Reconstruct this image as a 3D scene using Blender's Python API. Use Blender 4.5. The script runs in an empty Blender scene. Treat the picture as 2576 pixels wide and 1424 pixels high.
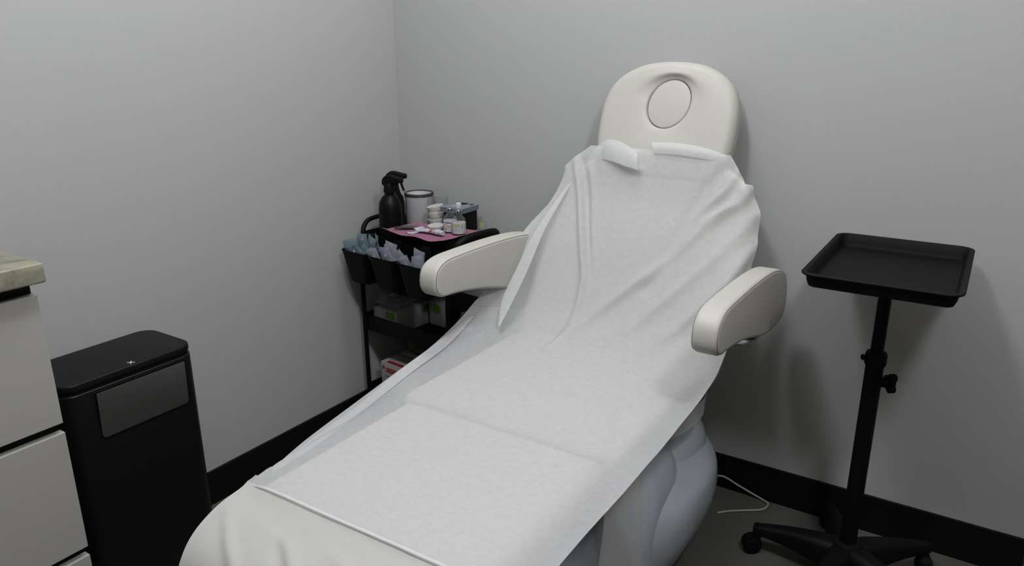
import bpy, bmesh, math, random
from math import sin, cos, pi, radians as R
from mathutils import Vector, Matrix, noise
random.seed(7)
S = bpy.context.scene
COL = S.collection

# ------------------------------------------------------------------ camera
cd = bpy.data.cameras.new('camera'); cam = bpy.data.objects.new('camera', cd); COL.objects.link(cam)
cd.sensor_width = 36.0; cd.lens = 36.0 * 1875.79 / 2576.0
cd.clip_start = 0.05
PITCH, YAW, ROLL = 0.302525, 0.574986, -0.003118
fw = Vector((-sin(YAW) * cos(PITCH), cos(YAW) * cos(PITCH), -sin(PITCH)))
rt = Vector((cos(YAW), sin(YAW), 0)); up = rt.cross(fw)
r2 = rt * cos(ROLL) + up * sin(ROLL); u2 = -rt * sin(ROLL) + up * cos(ROLL)
m = Matrix((r2, u2, -fw)).transposed().to_4x4(); m.translation = Vector((1.963, -2.225, 1.40))
cam.matrix_world = m
S.camera = cam
S.view_settings.view_transform = 'Standard'; S.view_settings.look = 'None'
S.view_settings.gamma = 1; S.view_settings.use_curve_mapping = False
S.view_settings.exposure = 1.02

# ------------------------------------------------------------------ light
w = bpy.data.worlds.new('world'); S.world = w; w.use_nodes = True
w.node_tree.nodes['Background'].inputs[0].default_value = (0.5, 0.5, 0.5, 1)
w.node_tree.nodes['Background'].inputs[1].default_value = 0.0
def area(name, loc, sx, sy, power, color, rot=(0, 0, 0)):
    d = bpy.data.lights.new(name, 'AREA'); d.shape = 'RECTANGLE'; d.size = sx; d.size_y = sy
    d.energy = power; d.color = color
    o = bpy.data.objects.new(name, d); o.location = loc; o.rotation_euler = rot; COL.objects.link(o)
    return o
def globe(name, loc, power, col):
    d = bpy.data.lights.new(name, 'POINT'); d.energy = power; d.shadow_soft_size = 0.13; d.color = col
    o = bpy.data.objects.new(name, d); o.location = loc; COL.objects.link(o)
globe('ceiling_globe_light', (1.15, -1.58, 2.62), 25, (0.97, 0.985, 1.0))
globe('ceiling_globe_light', (2.42, -1.70, 2.60), 29, (0.98, 0.985, 1.0))
area('corner_fill_light', (0.85, -0.50, 2.82), 0.35, 0.35, 6.5, (1.0, 0.99, 0.97))  # added fill that lifts the back corner, no known lamp there
area('side_fill_light', (2.95, -2.9, 1.9), 0.9, 1.4, 2, (1.0, 0.97, 0.92), (R(90), 0, R(50)))  # added soft fill from the right, an invented source out of view

# ------------------------------------------------------------------ materials
MATS = {}
KA = 0.68      # scales all reflectances down together to weaken the bounced light
def mat(name, col, rough=0.5, spec=0.5, metal=0.0, noise_amt=0.0, nscale=40, bump=0.0, bscale=300, trans=0.0,
        alpha=1.0, coat=0.0, sss=0.0, ior=1.45):
    col = tuple(c * KA for c in col); spec *= KA
    mt = bpy.data.materials.new(name); mt.use_nodes = True; N = mt.node_tree.nodes; L = mt.node_tree.links
    b = N['Principled BSDF']
    b.inputs['Base Color'].default_value = (*col, 1); b.inputs['Roughness'].default_value = rough
    b.inputs['Specular IOR Level'].default_value = spec; b.inputs['Metallic'].default_value = metal
    b.inputs['Transmission Weight'].default_value = trans; b.inputs['IOR'].default_value = ior
    b.inputs['Alpha'].default_value = alpha; b.inputs['Coat Weight'].default_value = coat
    tc = N.new('ShaderNodeTexCoord')
    if noise_amt:
        n = N.new('ShaderNodeTexNoise'); n.inputs['Scale'].default_value = nscale; n.inputs['Detail'].default_value = 4
        L.new(tc.outputs['Object'], n.inputs['Vector'])
        mx = N.new('ShaderNodeMix'); mx.data_type = 'RGBA'
        mx.inputs['A'].default_value = (*[c * (1 - noise_amt) for c in col], 1)
        mx.inputs['B'].default_value = (*[min(1, c * (1 + noise_amt)) for c in col], 1)
        L.new(n.outputs['Fac'], mx.inputs['Factor']); L.new(mx.outputs['Result'], b.inputs['Base Color'])
    if bump:
        n2 = N.new('ShaderNodeTexNoise'); n2.inputs['Scale'].default_value = bscale; n2.inputs['Detail'].default_value = 3
        L.new(tc.outputs['Object'], n2.inputs['Vector'])
        bp = N.new('ShaderNodeBump'); bp.inputs['Strength'].default_value = bump; bp.inputs['Distance'].default_value = 0.001
        L.new(n2.outputs['Fac'], bp.inputs['Height']); L.new(bp.outputs['Normal'], b.inputs['Normal'])
    MATS[name] = mt; return mt

WALL = mat('wall_paint', (0.56, 0.565, 0.57), 0.75, 0.3, noise_amt=0.015, nscale=500, bump=0.25, bscale=700)
CEIL = mat('ceiling_paint', (0.85, 0.85, 0.84), 0.9, 0.2, noise_amt=0.01)
FLOOR = mat('floor_vinyl', (0.125, 0.122, 0.112), 0.45, 0.4, noise_amt=0.08, nscale=14)
BLACKTRIM = mat('black_baseboard', (0.006, 0.006, 0.006), 0.45, 0.35, noise_amt=0.1)
DOORW = mat('warm_brown_wall', (0.17, 0.15, 0.115), 0.6, 0.3, noise_amt=0.05)
CASING = mat('casing_wood', (0.42, 0.39, 0.2), 0.5, 0.3, noise_amt=0.1)
LEATHER = mat('cream_leatherette', (0.64, 0.632, 0.58), 0.42, 0.4, noise_amt=0.01, bump=0.12, bscale=900)
LEATHERSIDE = mat('cream_leatherette_side', (0.64, 0.63, 0.57), 0.42, 0.4, noise_amt=0.01, bump=0.12, bscale=900)
STITCH = mat('seam_thread', (0.30, 0.29, 0.25), 0.8, 0.1, noise_amt=0.1)
GLOSSWHITE = mat('glossy_white_plastic', (0.58, 0.64, 0.71), 0.16, 0.6, noise_amt=0.005, coat=0.4)
DRAWER = mat('drawer_laminate', (0.50, 0.495, 0.465), 0.35, 0.4, noise_amt=0.01, bump=0.05)
CARCASS = mat('black_carcass', (0.005, 0.005, 0.006), 0.5, 0.3, noise_amt=0.1)
BINBODY = mat('bin_black_metal', (0.0085, 0.0085, 0.0088), 0.36, 0.4, noise_amt=0.05)
BINLID = mat('bin_lid_plastic', (0.0085, 0.0092, 0.0092), 0.45, 0.3, noise_amt=0.05)
STEEL = mat('brushed_dark_steel', (0.19, 0.19, 0.185), 0.36, 0.5, metal=0.6, noise_amt=0.1, nscale=60)
SILVER = mat('silver_mark', (0.9, 0.9, 0.9), 0.5, 0.5, metal=0.1)
BLK = mat('black_steel', (0.0045, 0.0045, 0.0045), 0.5, 0.22, noise_amt=0.08)
BLKPL = mat('black_plastic', (0.0050, 0.0050, 0.0054), 0.55, 0.22, noise_amt=0.08)
TRAYM = mat('black_tray_coating', (0.0075, 0.0075, 0.0075), 0.6, 0.2, noise_amt=0.05)
CHROME = mat('chrome', (0.7, 0.7, 0.7), 0.15, 0.5, metal=1.0)
BOTTLE = mat('matte_black_bottle', (0.004, 0.004, 0.0044), 0.42, 0.28, noise_amt=0.05)
WHITEPL = mat('white_plastic', (0.62, 0.62, 0.64), 0.4, 0.4, noise_amt=0.01)
CYL = mat('wipe_cylinder_white', (0.50, 0.50, 0.52), 0.4, 0.4, noise_amt=0.01)
RIM = mat('dark_grey_rim', (0.05, 0.052, 0.058), 0.4, 0.4, noise_amt=0.02)
COTTON = mat('cotton_white', (0.62, 0.61, 0.60), 0.95, 0.1, noise_amt=0.05, nscale=200, bump=0.6, bscale=500)
PINK = mat('pink_napkin', (0.37, 0.17, 0.255), 0.9, 0.1, noise_amt=0.06, nscale=60, bump=0.2, bscale=400)
PAPER = mat('paper_label', (0.62, 0.60, 0.62), 0.7, 0.2)
LILAC = mat('lilac_print', (0.12, 0.10, 0.36), 0.7, 0.2)
REDP = mat('red_print', (0.34, 0.03, 0.03), 0.6, 0.2)
REDL = mat('pale_red_print', (0.42, 0.10, 0.08), 0.6, 0.2)
GREENP = mat('green_print', (0.10, 0.24, 0.04), 0.6, 0.2)
LIME = mat('lime_print', (0.42, 0.52, 0.22), 0.7, 0.2)
ORANGE = mat('orange_print', (0.55, 0.22, 0.10), 0.7, 0.2)
GREYP = mat('grey_print', (0.16, 0.16, 0.17), 0.7, 0.2)
BLUEP = mat('pale_blue_print', (0.40, 0.46, 0.60), 0.7, 0.2)
CARTON_SHADE = mat('shaded_white_carton', (0.30, 0.30, 0.30), 0.6, 0.2, noise_amt=0.02)  # white card with the middle shelf's shade put into its colour
CARTON = mat('white_carton', (0.50, 0.50, 0.49), 0.6, 0.2, noise_amt=0.02)
OLIVE = mat('dark_olive_metal', (0.075, 0.07, 0.055), 0.4, 0.5, metal=0.3)
CORD = mat('white_cord', (0.50, 0.50, 0.46), 0.5, 0.3)
RUBBER = mat('black_rubber', (0.005, 0.005, 0.005), 0.6, 0.2)
TUBEM = mat('tube_white', (0.62, 0.61, 0.68), 0.3, 0.5)

def clear(name, tint=(0.95, 0.96, 0.97), fac=0.25, rough=0.08, body=(0.7, 0.72, 0.75)):
    mt = bpy.data.materials.new(name); mt.use_nodes = True; N = mt.node_tree.nodes; L = mt.node_tree.links
    b = N['Principled BSDF']; b.inputs['Base Color'].default_value = (*[c * KA for c in body], 1); b.inputs['Roughness'].default_value = rough
    b.inputs['Specular IOR Level'].default_value = 0.6
    t = N.new('ShaderNodeBsdfTransparent'); t.inputs[0].default_value = (*tint, 1)
    fr = N.new('ShaderNodeLayerWeight'); fr.inputs['Blend'].default_value = 0.35
    mr = N.new('ShaderNodeMapRange'); mr.inputs['To Min'].default_value = fac * 0.4; mr.inputs['To Max'].default_value = min(1, fac * 2.6)
    L.new(fr.outputs['Facing'], mr.inputs['Value'])
    mx = N.new('ShaderNodeMixShader'); L.new(mr.outputs['Result'], mx.inputs[0])
    L.new(t.outputs[0], mx.inputs[1]); L.new(b.outputs[0], mx.inputs[2])
    L.new(mx.outputs[0], N['Material Output'].inputs['Surface'])
    return mt
GLASS = clear('vial_glass', fac=0.16, body=(0.5, 0.52, 0.55))
CLEARPL = clear('clear_plastic', fac=0.10, body=(0.6, 0.6, 0.6))
CASEPL = clear('clear_case_plastic', tint=(0.85, 0.88, 0.93), fac=0.55, rough=0.2, body=(0.34, 0.38, 0.46))
POUCHB = clear('blue_pouch_film', tint=(0.75, 0.88, 0.92), fac=0.8, rough=0.25, body=(0.44, 0.60, 0.68))
POUCHV = clear('lavender_pouch_film', tint=(0.85, 0.87, 0.93), fac=0.85, rough=0.3, body=(0.72, 0.74, 0.86))
POUCHW = mat('pouch_paper', (0.50, 0.51, 0.55), 0.6, 0.3)
BLISTER = mat('blister_white', (0.66, 0.74, 0.76), 0.2, 0.7)
BLISTERB = mat('blister_blue', (0.55, 0.72, 0.80), 0.2, 0.7)
BLISTERV = mat('blister_lavender', (0.76, 0.78, 0.88), 0.2, 0.7)
BAG = clear('clear_bag_film', fac=0.35, rough=0.15, body=(0.4, 0.4, 0.42))

def sheet_mat():
    mt = bpy.data.materials.new('nonwoven_sheet'); mt.use_nodes = True; N = mt.node_tree.nodes; L = mt.node_tree.links
    for n in list(N):
        if n.type != 'OUTPUT_MATERIAL': N.remove(n)
    out = [n for n in N if n.type == 'OUTPUT_MATERIAL'][0]
    tc = N.new('ShaderNodeTexCoord')
    n1 = N.new('ShaderNodeTexNoise'); n1.inputs['Scale'].default_value = 70; n1.inputs['Detail'].default_value = 6; n1.inputs['Roughness'].default_value = 0.7
    n2 = N.new('ShaderNodeTexNoise'); n2.inputs['Scale'].default_value = 500; n2.inputs['Detail'].default_value = 3
    L.new(tc.outputs['Object'], n1.inputs['Vector']); L.new(tc.outputs['Object'], n2.inputs['Vector'])
    bp = N.new('ShaderNodeBump'); bp.inputs['Strength'].default_value = 0.25; bp.inputs['Distance'].default_value = 0.001
    L.new(n2.outputs['Fac'], bp.inputs['Height'])
    d = N.new('ShaderNodeBsdfDiffuse'); d.inputs[0].default_value = (0.66, 0.665, 0.68, 1)
    t = N.new('ShaderNodeBsdfTranslucent'); t.inputs[0].default_value = (0.58, 0.59, 0.61, 1)
    L.new(bp.outputs['Normal'], d.inputs['Normal'])
    m1 = N.new('ShaderNodeMixShader'); m1.inputs[0].default_value = 0.22
    L.new(d.outputs[0], m1.inputs[1]); L.new(t.outputs[0], m1.inputs[2])
    tr = N.new('ShaderNodeBsdfTransparent')
    mr = N.new('ShaderNodeMapRange'); mr.inputs['From Min'].default_value = 0.3; mr.inputs['From Max'].default_value = 0.7
    mr.inputs['To Min'].default_value = 0.36; mr.inputs['To Max'].default_value = 0.43
    L.new(n1.outputs['Fac'], mr.inputs['Value'])
    m2 = N.new('ShaderNodeMixShader'); L.new(mr.outputs['Result'], m2.inputs[0])
    L.new(m1.outputs[0], m2.inputs[1]); L.new(tr.outputs[0], m2.inputs[2])
    L.new(m2.outputs[0], out.inputs['Surface'])
    return mt
SHEET = sheet_mat()

FOOTC = mat('cream_fabric_end', (0.60, 0.592, 0.575), 0.9, 0.1, noise_amt=0.03, nscale=30, bump=0.3, bscale=500)
def counter_mat():
    mt = bpy.data.materials.new('beige_marble_laminate'); mt.use_nodes = True; N = mt.node_tree.nodes; L = mt.node_tree.links
    b = N['Principled BSDF']; b.inputs['Roughness'].default_value = 0.3
    tc = N.new('ShaderNodeTexCoord')
    n1 = N.new('ShaderNodeTexNoise'); n1.inputs['Scale'].default_value = 9; n1.inputs['Detail'].default_value = 8
    n1.inputs['Roughness'].default_value = 0.65; n1.inputs['Distortion'].default_value = 1.6
    L.new(tc.outputs['Object'], n1.inputs['Vector'])
    cr = N.new('ShaderNodeValToRGB'); cr.color_ramp.elements[0].position = 0.3; cr.color_ramp.elements[0].color = (0.10, 0.095, 0.07, 1)
    cr.color_ramp.elements[1].position = 0.62; cr.color_ramp.elements[1].color = (0.28, 0.27, 0.205, 1)
    e = cr.color_ramp.elements.new(0.45); e.color = (0.19, 0.185, 0.137, 1)
    L.new(n1.outputs['Fac'], cr.inputs['Fac']); L.new(cr.outputs['Color'], b.inputs['Base Color'])
    return mt
COUNTER = counter_mat()

# ------------------------------------------------------------------ mesh helpers
def woff(p):
    v = Vector((0, 0, 0))
    while p is not None: v += p.location; p = p.parent
    return v
def tag(o, label=None, cat=None, group=None, kind=None):
    if label: o['label'] = label
    if cat: o['category'] = cat
    if group: o['group'] = group
    if kind: o['kind'] = kind
    return o
def obj(name, geo, mt, parent=None, smooth=35, loc=None):
    """geo = (verts in world space, faces[, material index per face]); one mesh object"""
    vs, fs = geo[0], geo[1]
    off = woff(parent)
    L0 = Vector(loc) if loc is not None else Vector((0, 0, 0))
    me = bpy.data.meshes.new(name)
    me.from_pydata([tuple(Vector(v) - off - L0) for v in vs], [], fs)
    mts = mt if isinstance(mt, (list, tuple)) else [mt]
    for q in mts: me.materials.append(q)
    if len(geo) > 2:
        for p, i in zip(me.polygons, geo[2]): p.material_index = i
    bm = bmesh.new(); bm.from_mesh(me); bmesh.ops.recalc_face_normals(bm, faces=bm.faces); bm.to_mesh(me); bm.free()
    if smooth:
        for p in me.polygons: p.use_smooth = True
        me.set_sharp_from_angle(angle=R(smooth))
    o = bpy.data.objects.new(name, me); COL.objects.link(o); o.location = L0
    if parent is not None: o.parent = parent
    return o
def root(name, loc, label, cat, group=None, rz=0):
    o = bpy.data.objects.new(name, None); o.empty_display_size = 0.05; COL.objects.link(o); o.location = loc
    o.rotation_euler.z = rz
    return tag(o, label, cat, group)
def join(*gs):
    V, F, I = [], [], []
    for g in gs:
        k = len(V); V += [tuple(v) for v in g[0]]; F += [[i + k for i in f] for f in g[1]]
        I += list(g[2]) if len(g) > 2 else [0] * len(g[1])
    return V, F, I
def mi(g, i): return (g[0], g[1], [i] * len(g[1]))
def xf(g, M): return (([tuple(M @ Vector(v)) for v in g[0]],) + tuple(g[1:]))
def box(x0, x1, y0, y1, z0, z1, r=0.0, seg=2):
    bm = bmesh.new(); bmesh.ops.create_cube(bm, size=1)
    for v in bm.verts:
        v.co = Vector(((x0 + x1) / 2 + v.co.x * (x1 - x0), (y0 + y1) / 2 + v.co.y * (y1 - y0), (z0 + z1) / 2 + v.co.z * (z1 - z0)))
    if r > 0: bmesh.ops.bevel(bm, geom=list(bm.edges), offset=r, segments=seg, profile=0.5, affect='EDGES')
    bm.verts.index_update(); g = ([tuple(v.co) for v in bm.verts], [[v.index for v in f.verts] for f in bm.faces]); bm.free()
    return g
def lathe(prof, c=(0, 0, 0), n=32, a0=0.0, a1=2 * pi, sx=1, sy=1):
    full = abs(a1 - a0 - 2 * pi) < 1e-6
    V, F = [], []; m_ = n if full else n + 1
    for r, z in prof:
        for i in range(m_):
            a = a0 + (a1 - a0) * i / n; V.append((c[0] + r * sx * cos(a), c[1] + r * sy * sin(a), c[2] + z))
    for j in range(len(prof) - 1):
        for i in range(n):
            i2 = (i + 1) % m_ if full else i + 1
            F.append([j * m_ + i, j * m_ + i2, (j + 1) * m_ + i2, (j + 1) * m_ + i])
    if full:
        if prof[0][0] > 1e-5: F.append(list(range(m_))[::-1])
        if prof[-1][0] > 1e-5: F.append([(len(prof) - 1) * m_ + i for i in range(m_)])
    return V, F
def open_lathe(prof, c=(0, 0, 0), n=32):
    V, F = lathe(prof, c, n); return V, [f for f in F if len(f) == 4]
def tube(path, r, n=10, cap=True):
    P = [Vector(p) for p in path]; V, F = [], []
    T0 = (P[1] - P[0]).normalized(); ref = Vector((0, 0, 1)) if abs(T0.z) < 0.9 else Vector((1, 0, 0))
    nx = T0.cross(ref).normalized()
    for k, p in enumerate(P):
        t = (P[min(k + 1, len(P) - 1)] - P[max(k - 1, 0)]).normalized()
        nx = (nx - t * nx.dot(t)).normalized(); ny = t.cross(nx)
        rr = r[k] if isinstance(r, (list, tuple)) else r
        for i in range(n):
            a = 2 * pi * i / n; V.append(tuple(p + nx * rr * cos(a) + ny * rr * sin(a)))
    for k in range(len(P) - 1):
        for i in range(n):
            F.append([k * n + i, k * n + (i + 1) % n, (k + 1) * n + (i + 1) % n, (k + 1) * n + i])
    if cap: F.append(list(range(n))[::-1]); F.append([(len(P) - 1) * n + i for i in range(n)])
    return V, F
def cr(pts, closed=False, k=6):
    """Catmull-Rom resampling of tuples of any dimension"""
    n = len(pts); out = []
    rng = range(n) if closed else range(n - 1)
    for i in rng:
        if closed: a, b, c, d = pts[(i - 1) % n], pts[i], pts[(i + 1) % n], pts[(i + 2) % n]
        else: a, b, c, d = pts[max(i - 1, 0)], pts[i], pts[i + 1], pts[min(i + 2, n - 1)]
        for j in range(k):
            t = j / k
            out.append(tuple(0.5 * (2 * q1 + (q2 - q0) * t + (2 * q0 - 5 * q1 + 4 * q2 - q3) * t * t + (3 * q1 - q0 - 3 * q2 + q3) * t ** 3)
                             for q0, q1, q2, q3 in zip(a, b, c, d)))
    if not closed: out.append(tuple(pts[-1]))
    return out
def rpoly(pts, r, seg=6):
    n = len(pts); out = []
    for i in range(n):
        p = Vector(pts[i]); a = (Vector(pts[i - 1]) - p); b = (Vector(pts[(i + 1) % n]) - p)
        rr = r[i] if isinstance(r, (list, tuple)) else r
        an = a.normalized(); bn = b.normalized(); ang = an.angle(bn); d = rr / math.tan(ang / 2)
        c = p + (an + bn).normalized() * (rr / sin(ang / 2)); p0 = p + an * d; p1 = p + bn * d
        for j in range(seg + 1):
            v = (p0 - c).lerp(p1 - c, j / seg)
            out.append(tuple(c + v.normalized() * rr))
    return out
def inset(poly, d):
    n = len(poly); out = []
    A = sum(poly[i][0] * poly[(i + 1) % n][1] - poly[(i + 1) % n][0] * poly[i][1] for i in range(n))
    s = 1 if A > 0 else -1
    for i in range(n):
        t = Vector(poly[(i + 1) % n]) - Vector(poly[i - 1])
        if t.length < 1e-9: out.append(tuple(poly[i])); continue
        t.normalize(); out.append((poly[i][0] - t.y * d * s, poly[i][1] + t.x * d * s))
    return out
def slab(poly, T, c0, c1, r, seg=5, dome=0.0, r0=None):
    """padded slab: outline poly in (a,b), thickness c0..c1, edges rounded by r"""
    r0 = r if r0 is None else r0
    rings = []
    for j in range(seg + 1):
        a = pi / 2 * j / seg; rings.append((r0 * (1 - sin(a)), c0 + r0 * (1 - cos(a))))
    for j in range(seg + 1):
        a = pi / 2 * j / seg; rings.append((r * (1 - cos(a)), c1 - r * (1 - sin(a))))
    n = len(poly); V, F = [], []
    for d, c in rings:
        for a, b in inset(poly, d): V.append(T(a, b, c))
    for j in range(len(rings) - 1):
        for i in range(n): F.append([j * n + i, j * n + (i + 1) % n, (j + 1) * n + (i + 1) % n, (j + 1) * n + i])
    F.append(list(range(n))[::-1])
    last = (len(rings) - 1) * n
    if dome == 0: F.append([last + i for i in range(n)])
    else:
        ca = sum(p[0] for p in poly) / n; cb = sum(p[1] for p in poly) / n; ip = inset(poly, r); base = last
        for q in (0.8, 0.6, 0.4, 0.2):
            k = len(V)
            for a, b in ip: V.append(T(ca + (a - ca) * q, cb + (b - cb) * q, c1 + dome * (1 - q * q)))
            for i in range(n): F.append([base + i, base + (i + 1) % n, k + (i + 1) % n, k + i])
            base = k
        V.append(T(ca, cb, c1 + dome)); k = len(V) - 1
        for i in range(n): F.append([base + i, base + (i + 1) % n, k])
    return V, F
XY = lambda a, b, c: (a, b, c)
def copy_tree(o, parent=None):
    c = o.copy(); COL.objects.link(c); c.parent = parent
    for ch in list(o.children):
        copy_tree(ch, c)
    return c

# ------------------------------------------------------------------ room
RX, RY, RZ = 3.1, -3.7, 2.85
def st(name, g, mt): o = obj(name, g, mt, smooth=0); o['kind'] = 'structure'; return o
st('floor', box(-0.1, RX + 0.1, RY - 0.1, 0.1, -0.1, 0), FLOOR)
st('ceiling', box(-0.1, RX + 0.1, RY - 0.1, 0.1, RZ, RZ + 0.1), CEIL)
st('wall_left', box(-0.1, 0, RY, 0.1, 0, RZ), WALL)
st('wall_back', box(0, RX, 0, 0.1, 0, RZ), WALL)
st('wall_right', box(RX, RX + 0.1, RY, 0.1, 0, RZ), DOORW)
st('wall_front', box(-0.1, RX + 0.1, RY - 0.1, RY, 0, RZ), DOORW)
BH = 0.112
def base_prof(a, d):  # board with a small top chamfer
    return a
st('baseboard_left', join(box(0, 0.014, RY, 0, 0, BH - 0.004, 0), box(0, 0.010, RY, 0, BH - 0.004, BH, 0)), BLACKTRIM)
st('baseboard_back', join(box(0.014, 2.20, -0.014, 0, 0, BH - 0.002, 0), box(0.014, 2.20, -0.010, 0, BH - 0.002, BH + 0.005, 0)), BLACKTRIM)
st('trim_1', box(2.203, 2.31, -0.03, 0, 0, 2.1, 0.003), CASING)

# ------------------------------------------------------------------ drawer cabinet and worktop
cy1 = -1.575
cab = root('drawer_cabinet', (0.22, -2.1, 0), 'off-white handleless drawer cabinet with black gaps under the marbled worktop', 'cabinet')
obj('carcass', box(0.016, 0.4295, -2.7, cy1 - 0.002, 0.0, 0.9795), CARCASS, cab, smooth=0)
for z0, z1 in ((0.677, 0.952), (0.381, 0.656), (0.085, 0.360)):
    obj('drawer', box(0.430, 0.450, -2.7, cy1, z0, z1, 0.0012), DRAWER, cab, smooth=0)
tag(obj('worktop', box(0.016, 0.478, -2.72, -1.566, 0.980, 1.019, 0.004, 3), COUNTER, loc=(0.24, -2.1, 0.98)),
    'beige marbled laminate worktop slab on the drawer cabinet', 'worktop')

# ------------------------------------------------------------------ waste bin
bn = root('waste_bin', (0.14, -1.305, 0), 'slim black touch-lid waste bin with steel flap between cabinet and treatment bed', 'bin')
bx0, bx1, by0, by1 = 0.030, 0.243, -1.483, -1.128
def rrect(x0, x1, y0, y1, r, seg=8): return rpoly([(x0, y0), (x1, y0), (x1, y1), (x0, y1)], r, seg)
bo = rrect(bx0, bx1, by0, by1, 0.045)
obj('body', slab(bo, XY, 0.0, 0.630, 0.004, 3), BINBODY, bn, smooth=40)
obj('lid_gap', slab(inset(bo, 0.004), XY, 0.6295, 0.6375, 0.0005, 1), CARCASS, bn)
lid = obj('lid', slab(inset(bo, 0.001), XY, 0.637, 0.657, 0.005, 4), BINLID, bn, smooth=40)
# silver mark near the front edge of the lid
mk = []
cx, cyy, cz = 0.225, -1.298, 0.6572
for ang, l in ((0.75, 0.0095), (-0.6, 0.0095)):
    for sgn in (1, -1):
        M = Matrix.Translation((cx, cyy, cz)) @ Matrix.Rotation(ang, 4, 'Z')
        mk.append(xf(box(0.0015 if sgn > 0 else -l, l if sgn > 0 else -0.0015, -0.0013, 0.0013, -0.0004, 0.0004), M))
obj('emblem', join(*mk), SILVER, lid, smooth=0)
# flap recess frame + flap
FXc = bx1
def FP(a, b, c): return (FXc + c, a, b)
# recess lip: thin dark groove below the flap
fl = rpoly([(-1.406, 0.500), (-1.172, 0.500), (-1.172, 0.621), (-1.406, 0.621)], [0.010, 0.010, 0.002, 0.002], 5)
gr = rpoly([(-1.409, 0.494), (-1.163, 0.494), (-1.163, 0.6225), (-1.409, 0.6225)], [0.014, 0.014, 0.002, 0.002], 5)
obj('flap_surround', slab(gr, FP, -0.0005, 0.0006, 0.0003, 1), CARCASS, bn, smooth=0)
def FT(a, b, c): return (FXc + c + 0.0015 + 0.006 * (b - 0.500) / 0.121, a, b)
obj('flap', slab(fl, FT, 0.0, 0.0015, 0.0006, 2), STEEL, bn, smooth=30)
obj('foot_rim', slab(inset(bo, -0.002), XY, 0, 0.012, 0.002, 2), RUBBER, bn)

# ------------------------------------------------------------------ treatment bed
XC = 1.126
bed = root('treatment_bed', (XC, -0.9, 0), 'cream leatherette treatment bed with raised back and armrests on a glossy white base', 'treatment bed')
def superring(cx, cy, hx, hy, z, n=56, p=2.8):
    out = []
    for i in range(n):
        a = 2 * pi * i / n; c_, s_ = cos(a), sin(a)
        out.append((cx + hx * abs(c_) ** (2 / p) * (1 if c_ >= 0 else -1), cy + hy * abs(s_) ** (2 / p) * (1 if s_ >= 0 else -1), z))
    return out
def loft(rings, cap0=True, cap1=True):
    n = len(rings[0]); V = [v for r in rings for v in r]; F = []
    for j in range(len(rings) - 1):
        for i in range(n): F.append([j * n + i, j * n + (i + 1) % n, (j + 1) * n + (i + 1) % n, (j + 1) * n + i])
    if cap0: F.append(list(range(n))[::-1])
    if cap1: F.append([(len(rings) - 1) * n + i for i in range(n)])
    return V, F
def sloft(keys, n=56, p=2.8, k=5):
    ks = cr(keys, False, k); return loft([superring(a[0], a[1], max(a[2], 0.002), max(a[3], 0.002), a[4], n, p) for a in ks])
# keys: cx, cy, hx, hy, z
obj('base_cover', sloft([(XC, -0.57, 0.235, 0.30, 0.0), (XC, -0.56, 0.268, 0.33, 0.06), (XC, -0.55, 0.305, 0.355, 0.13), (XC, -0.54, 0.335, 0.37, 0.21), (XC, -0.54, 0.340, 0.37, 0.28),
                         (XC, -0.54, 0.318, 0.345, 0.335), (XC, -0.54, 0.25, 0.28, 0.375), (XC, -0.54, 0.13, 0.16, 0.392), (XC, -0.54, 0.01, 0.02, 0.395)], p=2.5), GLOSSWHITE, bed, smooth=60)
obj('rear_housing', sloft([(XC, -0.44, 0.29, 0.24, 0.25), (XC, -0.44, 0.285, 0.235, 0.35), (XC, -0.44, 0.255, 0.21, 0.41), (XC, -0.44, 0.18, 0.15, 0.45), (XC, -0.44, 0.08, 0.07, 0.465),
                           (XC, -0.44, 0.01, 0.01, 0.467)], p=2.5), GLOSSWHITE, bed, smooth=60)
obj('front_cover', sloft([(XC, -0.72, 0.288, 0.17, 0.0), (XC, -0.71, 0.292, 0.18, 0.08), (XC, -0.70, 0.296, 0.19, 0.20), (XC, -0.69, 0.296, 0.19, 0.31),
                          (XC, -0.66, 0.270, 0.165, 0.40), (XC, -0.64, 0.20, 0.12, 0.450), (XC, -0.63, 0.01, 0.01, 0.470)], p=3.4), GLOSSWHITE, bed, smooth=60)
obj('front_foot', sloft([(XC, -1.06, 0.20, 0.25, 0.0), (XC, -1.05, 0.23, 0.26, 0.08), (XC, -1.03, 0.235, 0.25, 0.20), (XC, -1.00, 0.22, 0.22, 0.29),
                          (XC, -0.98, 0.16, 0.16, 0.345), (XC, -0.97, 0.01, 0.01, 0.362)], p=2.6), GLOSSWHITE, bed, smooth=60)
obj('lift_column', box(XC - 0.13, XC + 0.13, -0.86, -0.55, 0.38, 0.50, 0.02, 3), GLOSSWHITE, bed)
obj('seat_frame', box(XC - 0.245, XC + 0.245, -0.99, -0.62, 0.415, 0.545, 0.03, 3), GLOSSWHITE, bed)
obj('leg_frame', box(XC - 0.22, XC + 0.22, -1.48, -0.99, 0.490, 0.535, 0.01, 2), GLOSSWHITE, bed)
# side view outline helpers: (y,z) shape extruded along x
def side(poly, x0, x1, r, seg=5, mt=None):
    return slab(poly, lambda a, b, c: (c, a, b), x0, x1, r, seg)
seat_o = rrect(XC - 0.285, XC + 0.285, -0.990, -0.44, [0.02, 0.02, 0.07, 0.07])
obj('seat_cushion', slab(seat_o, XY, 0.535, 0.606, 0.02, 6, dome=0.003, r0=0.02), LEATHER, bed, smooth=60)
leg_o = rrect(XC - 0.26, XC + 0.275, -1.580, -0.992, [0.075, 0.075, 0.02, 0.02])
obj('leg_cushion', slab(leg_o, XY, 0.53, 0.604, 0.030, 7, dome=0.002, r0=0.02), LEATHER, bed, smooth=60)
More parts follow.
